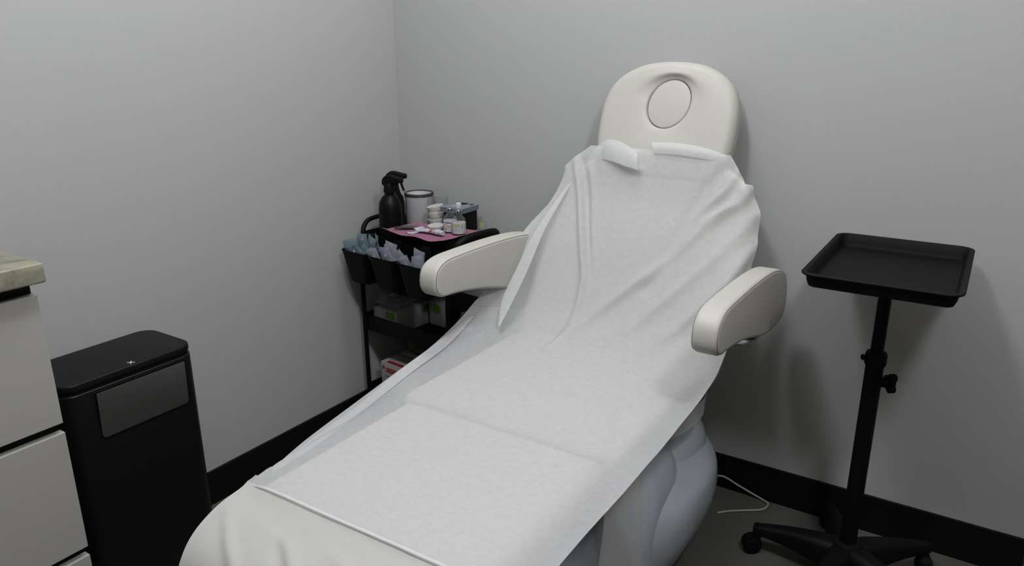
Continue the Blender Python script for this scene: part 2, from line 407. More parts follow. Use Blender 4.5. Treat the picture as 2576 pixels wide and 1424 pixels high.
# backrest plane: origin at crease, b runs up the slope
B0 = Vector((XC, -0.430, 0.645)); B1 = Vector((XC, -0.155, 1.115)); bu = (B1 - B0).normalized(); bn_ = Vector((0, -bu.z, bu.y))
def BT(a, b, c): return tuple(B0 + Vector((1, 0, 0)) * a + bu * b + bn_ * c)
half = [(0.0, -0.10), (0.24, -0.10), (0.295, -0.07), (0.312, 0.03), (0.318, 0.18), (0.322, 0.29), (0.318, 0.365), (0.302, 0.42), (0.272, 0.478), (0.235, 0.512), (0.18, 0.532), (0.0, 0.538)]
out = cr(half + [(-a, b) for a, b in half[-2:0:-1]], True, 5)
obj('backrest', slab(out, BT, -0.095, -0.016, 0.034, 7, dome=0.002, r0=0.02), LEATHER, bed, smooth=60)
# headrest with face opening
H0 = Vector((XC + 0.003, -0.188, 1.033)); hu = Vector((0, 0.085, 0.25)).normalized(); hn = Vector((0, -hu.z, hu.y))
def HT(a, b, c): return tuple(H0 + Vector((1, 0, 0)) * a + hu * b + hn * c)
hh = [(0.0, 0.0), (0.17, 0.0), (0.197, 0.02), (0.204, 0.07), (0.210, 0.13), (0.211, 0.18), (0.208, 0.225), (0.194, 0.272), (0.166, 0.310), (0.124, 0.338), (0.072, 0.355), (0.0, 0.361)]
hout = cr(hh + [(-a, b) for a, b in hh[-2:0:-1]], True, 8)
oc = (0.006, 0.232); ORX, ORY, OR = 0.064, 0.074, -0.35
def oval(t, s=1.0, g=0.0):
    x, y = (ORX + g) * s * cos(t), (ORY + g) * s * sin(t)
    return (oc[0] + x * cos(OR) - y * sin(OR), oc[1] + x * sin(OR) + y * cos(OR))
def headrest():
    rr = 0.030; n = len(hout); V = []; rings = []
    ang = [math.atan2(p[1] - oc[1], p[0] - oc[0]) for p in hout]
    io = inset(hout, rr)
    def hole(i, g):
        # point of the oval in the same direction
        t = ang[i] - OR; rx, ry = ORX + g, ORY + g
        r = rx * ry / math.sqrt((ry * cos(t)) ** 2 + (rx * sin(t)) ** 2)
        return (oc[0] + r * cos(ang[i]), oc[1] + r * sin(ang[i]))
    def upness(i): return max(0.0, sin(ang[i]))
    R_ = []
    R_.append([(*hole(i, 0), -0.04) for i in range(n)])
    R_.append([(*hole(i, 0), -0.011 - 0.006 * upness(i)) for i in range(n)])
    R_.append([(*hole(i, 0.002), -0.0065 - 0.007 * upness(i)) for i in range(n)])
    R_.append([(*hole(i, 0.006), -0.0045 - 0.007 * upness(i)) for i in range(n)])
    for q in (0.12, 0.25, 0.4, 0.6, 0.8, 1.0):
        rg = []
        for i in range(n):
            h = hole(i, 0.006); a = h[0] + (io[i][0] - h[0]) * q; b = h[1] + (io[i][1] - h[1]) * q
            rim = -0.0045 - 0.007 * upness(i); rise = min(1.0, q / 0.42); rise = rise * rise * (3 - 2 * rise)
            rg.append((a, b, rim * (1 - rise) + 0.002 * sin(pi * min(1, q))))
        R_.append(rg)
    for j in range(1, 8):
        a = pi / 2 * j / 7; ins = inset(hout, rr * (1 - sin(a)))
        R_.append([(*ins[i], -rr * (1 - cos(a))) for i in range(n)])
    for j in range(0, 5):
        a = pi / 2 * j / 4; ins = inset(hout, 0.018 * (1 - cos(a)))
        R_.append([(*ins[i], -0.050 - 0.018 * sin(a)) for i in range(n)])
    V = [HT(*p) for rg in R_ for p in rg]; F = []
    for j in range(len(R_) - 1):
        for i in range(n): F.append([j * n + i, j * n + (i + 1) % n, (j + 1) * n + (i + 1) % n, (j + 1) * n + i])
    F.append([(len(R_) - 1) * n + i for i in range(n)])
    return V, F
hr = obj('headrest', headrest(), LEATHER, bed, smooth=60)
pl = [oval(2 * pi * i / 64, 1.0, -0.0016) for i in range(64)]
tag(obj('face_plug', slab(pl, HT, -0.035, -0.010, 0.004, 4, dome=0.003), LEATHER, hr, smooth=60), 'oval plug filling the face opening')
# armrests
arm_yz = [(-0.792, 0.812), (-0.786, 0.858), (-0.745, 0.882), (-0.66, 0.886), (-0.50, 0.884), (-0.36, 0.874), (-0.275, 0.855), (-0.212, 0.822), (-0.186, 0.776),
          (-0.190, 0.722), (-0.230, 0.700), (-0.32, 0.700), (-0.42, 0.715), (-0.52, 0.743), (-0.61, 0.764), (-0.70, 0.778), (-0.765, 0.785)]
arm_p = cr([(a_, b_ - 0.004) for a_, b_ in arm_yz], True, 5)
for xa in (0.772, 1.511):
    hw = 0.030
    ar = obj('armrest', side(arm_p, xa - hw, xa + hw, 0.012, 6), LEATHER, bed, smooth=60)
    for sx in (-1, 1):
        ip = inset(arm_p, 0.0045)
        path = [(xa + sx * (hw - 0.0030), a, b) for a, b in ip] + [(xa + sx * (hw - 0.0030), ip[0][0], ip[0][1])]
        obj('seam', tube(path, 0.0012, 6, False), STITCH, ar)
    # fine seams around the front end
    s = 1 if xa > XC else -1
    xi = xa - s * (hw - 0.004)
    obj('arm_bracket', join(tube([(xi, -0.33, 0.70), (xi - s * 0.01, -0.33, 0.655), (XC + s * 0.20, -0.33, 0.625)], 0.011, 10),
                            box(xa - 0.02, xa + 0.02, -0.47, -0.33, 0.700, 0.716, 0.002)), CHROME, bed)
obj('backrest_frame', xf(box(-0.2, 0.2, -0.0, 0.42, -0.105, -0.085, 0.004),
    Matrix.Translation(B0) @ Matrix(((1, 0, 0, 0), (0, bu.y, bn_.y, 0), (0, bu.z, bn_.z, 0), (0, 0, 0, 1)))), BLK, bed)
# ------------------------------------------------------------------ disposable sheet
SC = [ # centre (y,z), left edge (x,y,z), right edge (x,y,z)
 ((-0.176, 1.124), (0.922, -0.128, 1.078), (1.350, -0.160, 1.100)),
 ((-0.200, 1.060), (0.846, -0.180, 1.000), (1.400, -0.178, 1.052)),
 ((-0.232, 0.975), (0.800, -0.280, 0.916), (1.450, -0.205, 0.985)),
 ((-0.298, 0.862), (0.777, -0.365, 0.845), (1.462, -0.245, 0.895)),
 ((-0.365, 0.752), (0.763, -0.465, 0.752), (1.463, -0.295, 0.815)),
 ((-0.430, 0.672), (0.755, -0.560, 0.702), (1.460, -0.375, 0.725)),
 ((-0.520, 0.632), (0.752, -0.640, 0.663), (1.460, -0.460, 0.650)),
 ((-0.680, 0.623), (0.756, -0.770, 0.634), (1.470, -0.580, 0.624)),
 ((-0.900, 0.621), (0.765, -0.905, 0.614), (1.474, -0.800, 0.613)),
 ((-1.150, 0.622), (0.803, -1.170, 0.600), (1.475, -1.080, 0.607)),
 ((-1.400, 0.624), (0.858, -1.418, 0.607), (1.476, -1.350, 0.607)),
 ((-1.560, 0.616), (0.884, -1.535, 0.566), (1.470, -1.540, 0.590)),
 ((-1.640, 0.575), (0.908, -1.588, 0.530), (1.460, -1.620, 0.550)),
 ((-1.668, 0.490), (0.922, -1.622, 0.460), (1.455, -1.655, 0.480)),
 ((-1.680, 0.370), (0.938, -1.635, 0.360), (1.450, -1.670, 0.380)),
]
RIDGES = [ # polylines in (x,z) on the back, amplitude, width
 ([(1.405, 1.043), (1.334, 0.947), (1.207, 0.802), (1.077, 0.683), (1.023, 0.630)], 0.011, 0.016),
 ([(1.385, 1.025), (1.31, 0.915), (1.185, 0.775), (1.06, 0.665)], -0.006, 0.014),
 ([(0.880, 1.079), (0.946, 0.906), (1.005, 0.765), (1.021, 0.645)], 0.008, 0.013),
 ([(0.905, 1.079), (0.966, 0.906), (1.025, 0.765)], -0.005, 0.012),
 ([(0.94, 1.05), (0.985, 0.90), (1.03, 0.76)], 0.003, 0.010),
 ([(1.446, 0.973), (1.351, 0.851), (1.235, 0.718), (1.173, 0.640)], 0.008, 0.018),
 ([(1.43, 0.953), (1.33, 0.831), (1.205, 0.695)], -0.005, 0.016),
 ([(1.46, 0.903), (1.409, 0.802), (1.317, 0.680), (1.268, 0.640)], 0.007, 0.016),
 ([(1.47, 0.86), (1.43, 0.77), (1.36, 0.67)], -0.005, 0.014),
 ([(1.34, 1.09), (1.300, 1.02), (1.268, 0.94), (1.239, 0.846), (1.20, 0.76)], -0.006, 0.020),
 ([(1.38, 1.08), (1.355, 1.03), (1.285, 0.955)], 0.007, 0.014),
 ([(1.42, 1.04), (1.40, 1.00), (1.31, 0.94)], 0.006, 0.012),
 ([(1.00, 1.095), (1.05, 1.070), (1.10, 1.066)], 0.007, 0.011),
]
FOOTR = [ # ridges in (x,y) on the seat and leg part
 ([(0.86, -1.466), (1.0, -1.468), (1.2, -1.463), (1.34, -1.458)], 0.0022, 0.006),
 ([(0.90, -1.49), (1.05, -1.52), (1.25, -1.50)], -0.003, 0.018),
 ([(0.90, -1.53), (0.98, -1.59), (1.10, -1.66)], 0.003, 0.010),
 ([(0.95, -1.50), (1.08, -1.55), (1.20, -1.63)], 0.003, 0.012),
 ([(1.05, -1.49), (1.18, -1.53), (1.30, -1.60)], 0.0025, 0.012),
 ([(1.02, -1.52), (1.12, -1.60), (1.18, -1.67)], -0.003, 0.010),
 ([(0.95, -0.75), (1.10, -0.85), (1.30, -0.82)], 0.003, 0.03),
 ([(0.98, -1.05), (1.20, -1.00), (1.38, -1.06)], 0.003, 0.03),
 ([(1.10, -1.25), (1.25, -1.20), (1.40, -1.28)], 0.003, 0.025),
 ([(1.30, -0.72), (1.38, -0.90), (1.42, -1.10)], -0.003, 0.02),
]
def seg_d(px, py, pts):
    best = 1e9; bt = 0; n = len(pts) - 1
    for i in range(n):
        ax, ay = pts[i]; bx, by = pts[i + 1]; dx, dy = bx - ax, by - ay
        t = max(0, min(1, ((px - ax) * dx + (py - ay) * dy) / (dx * dx + dy * dy)))
        d = math.hypot(px - ax - dx * t, py - ay - dy * t)
        if d < best: best = d; bt = (i + t) / n
    return best, bt
def sheet_mesh(NU=110):
    keys = [(c[0], c[1], *l, *r) for c, l, r in SC]
    st_ = cr(keys, False, 16); G = []
    for k in st_:
        y, z, lx, ly, lz, rx, ry, rz = k
        seat = 0.5 - 0.5 * math.tanh((z - 0.72) / 0.05)          # 1 on the seat, 0 on the back
        fb = 1 if y < -1.5 else 0
        row = []
        ml = (XC - lx); mr = (rx - XC)
        mw = 0.280 if z > 0.66 else 0.262
        for i in range(NU + 1):
            u = -1 + 2 * i / NU; a = abs(u)
            ex, ey, ez = (lx, ly, lz) if u < 0 else (rx, ry, rz); sg = -1 if u < 0 else 1
            tot = abs(ex - XC); d = a * tot
            if d <= mw: x, yy, zz = XC + sg * d, y, z
            else:
                t = (d - mw) / (tot - mw)
                s_ = t * t * (3 - 2 * t) * 0.6 + t * 0.4 if (u < 0 or z < 0.66) else t ** 1.8
                x = XC + sg * d; yy = y + (ey - y) * s_; zz = z + (ez - z) * s_
            row.append(Vector((x, yy, zz)))
        G.append(row)
    nr = len(G); out = []
    for j in range(nr):
        for i in range(NU + 1):
            p = G[j][i]
            a = G[min(j + 1, nr - 1)][i] - G[max(j - 1, 0)][i]; b = G[j][min(i + 1, NU)] - G[j][max(i - 1, 0)]
            n_ = b.cross(a); n_.normalize()
            if n_.y > 0 and p.z > 0.7: n_ = -n_
            if n_.z < 0 and p.z <= 0.7: n_ = -n_
            h = 0.0
            if p.y > -0.62:
                for pts, am, wd in RIDGES:
                    d, t = seg_d(p.x, p.z, pts)
                    if d < wd * 3: h += 2.2 * am * math.exp(-(d / (wd * 0.85)) ** 2) * (0.35 + 0.65 * sin(pi * min(1, max(0.0, t * 0.9 + 0.05))))
            else:
                for pts, am, wd in FOOTR:
                    d, t = seg_d(p.x, p.y, pts)
                    if d < wd * 3: h += 2.0 * am * math.exp(-(d / wd) ** 2) * (0.3 + 0.7 * sin(pi * t))
                h -= 0.0035 * min(1, max(0, (-1.462 - p.y) / 0.006))
            h = max(h, -0.006)
            h += 0.0016 * noise.noise(Vector((p.x * 9, p.y * 7 + p.z * 5, 3.1)))
            h += 0.0007 * noise.noise(Vector((p.x * 28 + p.y * 14, p.y * 16 - p.z * 9, 7.7)))
            e = max(0, (abs(-1 + 2 * i / NU) - 0.86) / 0.14)
            h += e * 0.008 * noise.noise(Vector((p.y * 6, p.z * 5, 1.0 if i < NU / 2 else 9.0)))
            if j < 3: h += 0.004 * (3 - j) / 3 * noise.noise(Vector((p.x * 22, 0, 0)))
            out.append(tuple(p + n_ * h))
    F = []
    for j in range(nr - 1):
        for i in range(NU):
            k = j * (NU + 1) + i; F.append([k, k + 1, k + NU + 2, k + NU + 1])
    I = [1 if all(out[q][1] < -1.458 for q in f) else 0 for f in F]
    return out, F, I
sh = obj('disposable_sheet', sheet_mesh(), [SHEET, FOOTC], smooth=180, loc=(XC, -0.9, 0.61))
tag(sh, 'thin white disposable nonwoven sheet draped over the treatment bed', 'sheet')
def strip(pts, wv, n=14, k=6):
    """ribbon: pts = centre line, wv = width vector list"""
    V, F = [], []; P = cr(pts, False, k); Wv = cr(wv, False, k)
    for p, q in zip(P, Wv):
        for i in range(n + 1):
            t = i / n - 0.5; b = 0.004 * cos(pi * t)
            V.append((p[0] + q[0] * t, p[1] + q[1] * t - b, p[2] + q[2] * t))
    for j in range(len(P) - 1):
        for i in range(n):
            k2 = j * (n + 1) + i; F.append([k2, k2 + 1, k2 + n + 2, k2 + n + 1])
    return V, F
obj('folded_collar', strip([(0.925, -0.158, 1.098), (0.98, -0.186, 1.116), (1.04, -0.204, 1.110), (1.095, -0.216, 1.092)],
                           [(0.00, -0.02, -0.03), (0.01, -0.028, -0.055), (0.012, -0.030, -0.060), (0.012, -0.02, -0.045)]), SHEET, sh, smooth=180)
obj('folded_collar', strip([(1.125, -0.180, 1.130), (1.20, -0.182, 1.132), (1.28, -0.180, 1.124), (1.335, -0.172, 1.110)],
                           [(0.012, -0.012, -0.03), (0.0, -0.014, -0.03), (0.0, -0.014, -0.028), (-0.01, -0.012, -0.02)]), SHEET, sh, smooth=180)
# inner fold of the free-hanging left flap
obj('side_fold', strip([(0.875, -0.215, 1.010), (0.838, -0.320, 0.890), (0.832, -0.415, 0.790), (0.838, -0.500, 0.720), (0.856, -0.585, 0.655)],
                       [(-0.012, -0.003, -0.006), (-0.030, -0.010, -0.014), (-0.042, -0.018, -0.026), (-0.040, -0.022, -0.028), (-0.004, -0.006, -0.004)]), SHEET, sh, smooth=180)
obj('hem', strip([(0.868, -1.460, 0.612), (0.93, -1.462, 0.6285), (1.10, -1.461, 0.6300), (1.25, -1.459, 0.6300), (1.39, -1.456, 0.6270), (1.46, -1.452, 0.610)],
                  [(0.0, 0.005, 0.0)] * 6, n=6), SHEET, sh, smooth=180)
obj('edge_fold', strip([(0.775, -0.60, 0.674), (0.778, -0.74, 0.640), (0.785, -0.90, 0.622), (0.812, -1.10, 0.612), (0.845, -1.28, 0.612), (0.868, -1.40, 0.614)],
                       [(0.01, 0.0, 0.0), (0.030, 0.004, -0.004), (0.036, 0.004, 0.0), (0.040, 0.0, 0.0), (0.036, 0.0, 0.0), (0.01, 0.0, 0.0)]), SHEET, sh, smooth=180)
obj('looped_fold', strip([(1.418, -0.445, 0.525), (1.424, -0.475, 0.510), (1.416, -0.56, 0.505), (1.40, -0.66, 0.510)],
                         [(0.0, 0.01, 0.03), (0.0, 0.01, 0.05), (0.0, 0.01, 0.05), (0.0, 0.01, 0.03)]), SHEET, sh, smooth=180)
# tucked tail hanging under the right edge
obj('hanging_tail', strip([(1.425, -0.985, 0.600), (1.430, -0.985, 0.50), (1.428, -0.975, 0.40), (1.43, -0.965, 0.22)],
                          [(0.0, 0.16, 0.02), (0.0, 0.18, 0.0), (0.01, 0.20, 0.0), (0.0, 0.22, 0.0)]), SHEET, sh, smooth=180)

# ------------------------------------------------------------------ tray stand
px_, py_ = 1.788, -0.272
ts = root('instrument_stand', (px_, py_, 0), 'black rolling instrument stand with a rectangular tray to the right of the bed', 'instrument stand')
obj('base_hub', lathe([(0.0, 0.030), (0.036, 0.030), (0.042, 0.038), (0.042, 0.104), (0.036, 0.116), (0.024, 0.120), (0.0, 0.120)], (px_, py_, 0), 28), BLKPL, ts)
obj('lower_tube', lathe([(0.0, 0.10), (0.0215, 0.10), (0.0215, 0.655), (0.0, 0.655)], (px_, py_, 0), 28), BLK, ts)
obj('collar', lathe([(0.0, 0.640), (0.024, 0.640), (0.026, 0.645), (0.026, 0.668), (0.023, 0.674), (0.0, 0.674)], (px_, py_, 0), 28), BLKPL, ts)
obj('upper_tube', lathe([(0.0, 0.60), (0.0155, 0.60), (0.0155, 0.872), (0.0, 0.872)], (px_, py_, 0), 24), BLK, ts)
kd = Vector((rt.x, rt.y, 0)).normalized()
kd = Vector((0.86, 0.5, 0)).normalized(); ks_ = Vector((-kd.y, kd.x, 0))
def KP(v, o): return tuple(Vector((px_, py_, 0)) + kd * v[0] + ks_ * v[1] + Vector((0, 0, v[2])) + o)
kb = obj('clamp_knob', tube([tuple(Vector((px_, py_, 0.592)) + kd * d) for d in (0.020, 0.024, 0.034, 0.036, 0.050, 0.054)],
        [0.012, 0.013, 0.014, 0.019, 0.018, 0.012], 24), BLKPL, ts)
lobes = []
for i in range(3):
    a = pi / 2 + 2 * pi * i / 3 + 0.5
    o_ = ks_ * cos(a) * 0.017 + Vector((0, 0, sin(a) * 0.017)) + Vector((px_, py_, 0.592))
    lobes.append(tube([tuple(o_ + kd * d) for d in (0.036, 0.038, 0.052, 0.055)], [0.008, 0.011, 0.011, 0.007], 14))
obj('lobe_grip', join(*lobes), BLKPL, kb)
obj('screw_shaft', tube([tuple(Vector((px_, py_, 0.592)) + kd * d) for d in (0.019, 0.036)], 0.0048, 12), CHROME, kb)
obj('set_screw', tube([tuple(Vector((px_, py_, 0.660)) - kd * d) for d in (0.022, 0.030, 0.034, 0.037)], [0.006, 0.007, 0.008, 0.004], 12), BLKPL, ts)
LEGR = 0.235
def star_leg(ang):
    d = Vector((cos(ang), sin(ang), 0)); s = Vector((-d.y, d.x, 0)); V, F = [], []
    stn = [(0.020, 0.036, 0.036, 0.112), (0.06, 0.033, 0.040, 0.113), (0.11, 0.028, 0.050, 0.110), (0.16, 0.023, 0.060, 0.104), (0.205, 0.019, 0.064, 0.096), (LEGR - 0.008, 0.017, 0.064, 0.092), (LEGR + 0.012, 0.012, 0.064, 0.089)]
    for r, hw, z0, z1 in cr(stn, False, 3):
        for (q, zz) in ((-1, 0.0), (-1, 0.7), (-0.75, 0.93), (-0.3, 1.0), (0.3, 1.0), (0.75, 0.93), (1, 0.7), (1, 0.0)):
            V.append(tuple(Vector((px_, py_, 0)) + d * r + s * hw * q + Vector((0, 0, z0 + (z1 - z0) * zz))))
    n = 8; rows = len(V) // n
    for j in range(rows - 1):
        for i in range(n): F.append([j * n + i, j * n + (i + 1) % n, (j + 1) * n + (i + 1) % n, (j + 1) * n + i])
    F.append(list(range(n))[::-1]); F.append([(rows - 1) * n + i for i in range(n)])
    return V, F
for k in range(5):
    a = R(184 + 72 * k)
    lg = obj('leg', star_leg(a), BLKPL, ts, smooth=45)
    c0 = Vector((px_ + LEGR * cos(a), py_ + LEGR * sin(a), 0))
    wa = R(60 + 47 * k) if k else R(20); ax = Vector((cos(wa), sin(wa), 0)); fwd = Vector((-ax.y, ax.x, 0)) * 0.012
    if k == 0: fwd = Vector((-0.012, -0.008, 0)); ax = Vector((0.55, -0.83, 0)).normalized()
    g = [tube([tuple(c0 + Vector((0, 0, z))) for z in (0.052, 0.090)], [0.013, 0.011], 14)]
    for s in (-1, 1):
        cc = c0 + fwd + Vector((0, 0, 0.026))
        g.append(tube([tuple(cc + ax * q) for q in (s * 0.003, s * 0.006, s * 0.015, s * 0.019)], [0.022, 0.0255, 0.0255, 0.018], 22))
    g.append(tube([tuple(c0 + fwd + Vector((0, 0, 0.030)) + ax * q) for q in (-0.012, 0.012)], 0.0275, 20))
    obj('caster', join(*g), RUBBER, lg, smooth=40)
# tray
tx0, tx1, ty0, ty1, tz = 1.628, 1.955, -0.520, -0.048, 0.918
def tray_mesh(x0, x1, y0, y1, zt, dep=0.026, rc=0.035, lip=0.010):
    o = rrect(x0, x1, y0, y1, rc, 7)
    prof = [(0.001, zt - 0.004), (0.0, zt - 0.001), (0.002, zt + 0.001), (lip - 0.002, zt + 0.001), (lip + 0.001, zt - 0.002), (lip + 0.004, zt - dep * 0.6),
            (lip + 0.009, zt - dep + 0.003), (lip + 0.015, zt - dep + 0.001), (lip + 0.020, zt - dep + 0.001)]
    rings = [[(a, b, z) for a, b in inset(o, d)] for d, z in prof]
    under = [(lip + 0.022, zt - dep - 0.001), (lip + 0.013, zt - dep - 0.001), (lip + 0.006, zt - dep + 0.002), (lip + 0.001, zt - dep * 0.6), (lip - 0.002, zt - 0.005), (0.001, zt - 0.0042)]
    rings2 = [[(a, b, z) for a, b in inset(o, d)] for d, z in under]
    V1, F1 = loft(rings, False, True); V2, F2 = loft(rings2, True, False)
    return join((V1, F1), (V2, F2))
tr = obj('tray', tray_mesh(tx0, tx1, ty0, ty1, tz, 0.034, 0.034, 0.012), TRAYM, ts, smooth=40)
obj('tray_support', join(box(px_ - 0.05, px_ + 0.05, py_ - 0.1, py_ + 0.1, 0.876, 0.8825, 0.001), lathe([(0, 0.862), (0.020, 0.862), (0.022, 0.877), (0, 0.877)], (px_, py_, 0), 20)), BLK, ts)

# ------------------------------------------------------------------ trolley
TLM = Matrix.Translation((0.28, -0.18, 0)) @ Matrix.Rotation(R(-6), 4, 'Z')     # the trolley stands slightly turned
TX0, TX1, TY0, TY1 = 0.28 - 0.235, 0.28 + 0.220, -0.18 - 0.130, -0.18 + 0.130
tl = root('utility_trolley', (0.28, -0.18, 0), 'black three-tier metal utility trolley in the corner', 'trolley')
def basket(x0, x1, y0, y1, z0, z1, t=0.003, rc=0.02):
    o = rrect(x0, x1, y0, y1, rc, 5); i_ = inset(o, t)
    rings = [[(a, b, z0) for a, b in o], [(a, b, z1) for a, b in o], [(a, b, z1) for a, b in i_], [(a, b, z0 + t) for a, b in i_]]
    return loft(rings, True, True)
obj('top_tray', basket(TX0, TX1, TY0, TY1, 0.700, 0.762), BLK, tl)
obj('middle_tray', basket(TX0, TX1, TY0, TY1, 0.385, 0.447), BLK, tl)
obj('bottom_tray', basket(TX0, TX1, TY0, TY1, 0.095, 0.157), BLK, tl)
for x, y in ((TX0 + 0.008, TY0 - 0.003), (TX1 - 0.008, TY0 - 0.003), (TX0 + 0.008, TY1 + 0.003), (TX1 - 0.008, TY1 + 0.003)):
    p = obj('post', tube([(x, y, 0.05), (x, y, 0.755)], 0.0085, 12), BLK, tl)
    obj('caster', join(tube([(x - 0.010, y, 0.025), (x + 0.010, y, 0.025)], 0.025, 18), tube([(x, y, 0.03), (x, y, 0.06)], 0.008, 10)), RUBBER, p)
for s, x in ((-1, TX0 + 0.006), (1, TX1 - 0.006)):
    if s < 0:
        pth = cr([(x, TY0 + 0.015, 0.750), (x - 0.006, TY0 + 0.03, 0.784), (x - 0.008, TY0 + 0.07, 0.803), (x - 0.008, TY1 - 0.07, 0.803), (x - 0.006, TY1 - 0.03, 0.784), (x, TY1 - 0.015, 0.750)], False, 5)
        obj('handle', tube(pth, 0.0085, 12), BLK, tl)
    else:
        pth = cr([(x, TY0 + 0.02, 0.750), (x + 0.020, TY0 + 0.04, 0.784), (x + 0.030, TY0 + 0.09, 0.798), (x + 0.030, TY1 - 0.07, 0.798), (x + 0.020, TY1 - 0.03, 0.784), (x, TY1 - 0.01, 0.750)], False, 5)
        obj('handle', tube(pth, 0.013, 12), BLK, tl)
tl.rotation_euler.z = R(-6)
# black work box standing in the top tray (carries the napkin)
wt = tag(obj('work_box', basket(0.195, 0.480, -0.302, -0.188, 0.7035, 0.796, 0.003, 0.012), BLKPL, loc=(0.338, -0.245, 0.7035)), 'black open box standing in the top tray under the pink napkin', 'box')
wt.rotation_euler.z = R(-6)

# hanging bins
def hang_bin():
    def ring(hx, y0, y1, z, ins=0.0):
        return [(a, b, z) for a, b in rrect(-hx + ins, hx - ins, y0 + ins, y1 - ins, 0.018 - min(ins, 0.01), 5)]
    rings = [ring(0.046, -0.062, -0.008, 0.0), ring(0.050, -0.066, -0.006, 0.008), ring(0.066, -0.084, -0.004, 0.114), ring(0.068, -0.086, -0.003, 0.117), ring(0.068, -0.086, -0.003, 0.120),
             ring(0.068, -0.086, -0.003, 0.120, 0.003), ring(0.066, -0.084, -0.004, 0.114, 0.004), ring(0.050, -0.066, -0.006, 0.010, 0.004)]
    return loft(rings)
hb = None
bins_l = (-0.157, -0.011, 0.135); binM = []
labels = ['leftmost black hanging bin on the trolley front, full of pale blue packets',
          'middle black hanging bin on the trolley front, full of lavender packets',
          'rightmost black hanging bin on the trolley front, behind the left armrest']
for i, bl in enumerate(bins_l):
    if hb is None:
        hb = root('hanging_bin', (0, 0, 0), labels[0], 'bin', 'black bins hanging on the trolley front')
        obj('bucket', hang_bin(), BLKPL, hb)
        obj('hook', join(box(-0.02, 0.02, -0.004, -0.001, 0.110, 0.168, 0.001), box(-0.02, 0.02, -0.002, 0.014, 0.164, 0.168, 0.001)), BLKPL, hb)
        o = hb
    else: o = copy_tree(hb); o['label'] = labels[i]
    M = TLM @ Matrix.Translation((bl, -0.1315 - 0.012, 0.600)); o.matrix_world = M; binM.append(M)

# packets
def pouch_geo(wd=0.052, ln=0.100):
    V, F = [], []; nx, ny = 6, 12
    for sgn in (1, -1):
        for j in range(ny + 1):
            for i in range(nx + 1):
                u = i / nx * 2 - 1; v = j / ny
                b = (1 - u ** 4) * (1 - (2 * v - 1) ** 6) * 0.0014 * sgn
                V.append((u * wd / 2, b + 0.003 * sin(v * 5) + 0.002 * u * u, v * ln))
    m_ = (nx + 1) * (ny + 1)
    for s in (0, 1):
        for j in range(ny):
            for i in range(nx):
                k = s * m_ + j * (nx + 1) + i; f = [k, k + 1, k + nx + 2, k + nx + 1]; F.append(f if s == 0 else f[::-1])
    return V, F
def dome_geo(r, h, z, y):
    prof = [(r, 0), (r * 0.9, h * 0.5), (r * 0.55, h * 0.88), (0.0001, h)]
    return xf(lathe(prof, (0, 0, 0), 14), Matrix.Translation((0, y, z)) @ Matrix.Rotation(pi / 2, 4, 'X'))
protos = {}
def make_packet(kind):
    fm, bm_ = {'blue': (POUCHB, BLISTERB), 'lav': (POUCHV, BLISTERV)}[kind]
    r_ = root('sealed_packet', (0, 0, 0), '', 'packet')
    obj('pouch', pouch_geo(), fm, r_, smooth=60)
    if kind == 'blue':
        obj('blister', xf(dome_geo(0.0085, 0.006, 0.080, 0.002), Matrix.Scale(1, 4)), BLISTER, r_, smooth=60)
        obj('blister', dome_geo(0.006, 0.004, 0.052, 0.002), bm_, r_, smooth=60)
    else:
        obj('blister', dome_geo(0.010, 0.004, 0.070, 0.001), bm_, r_, smooth=60)
        obj('print', box(-0.012, 0.012, -0.0016, -0.0010, 0.034, 0.048), BLUEP, r_, smooth=0)
    obj('backing', box(-0.018, 0.018, 0.0050, 0.0056, 0.006, 0.062), POUCHW, r_, smooth=0)
    return r_
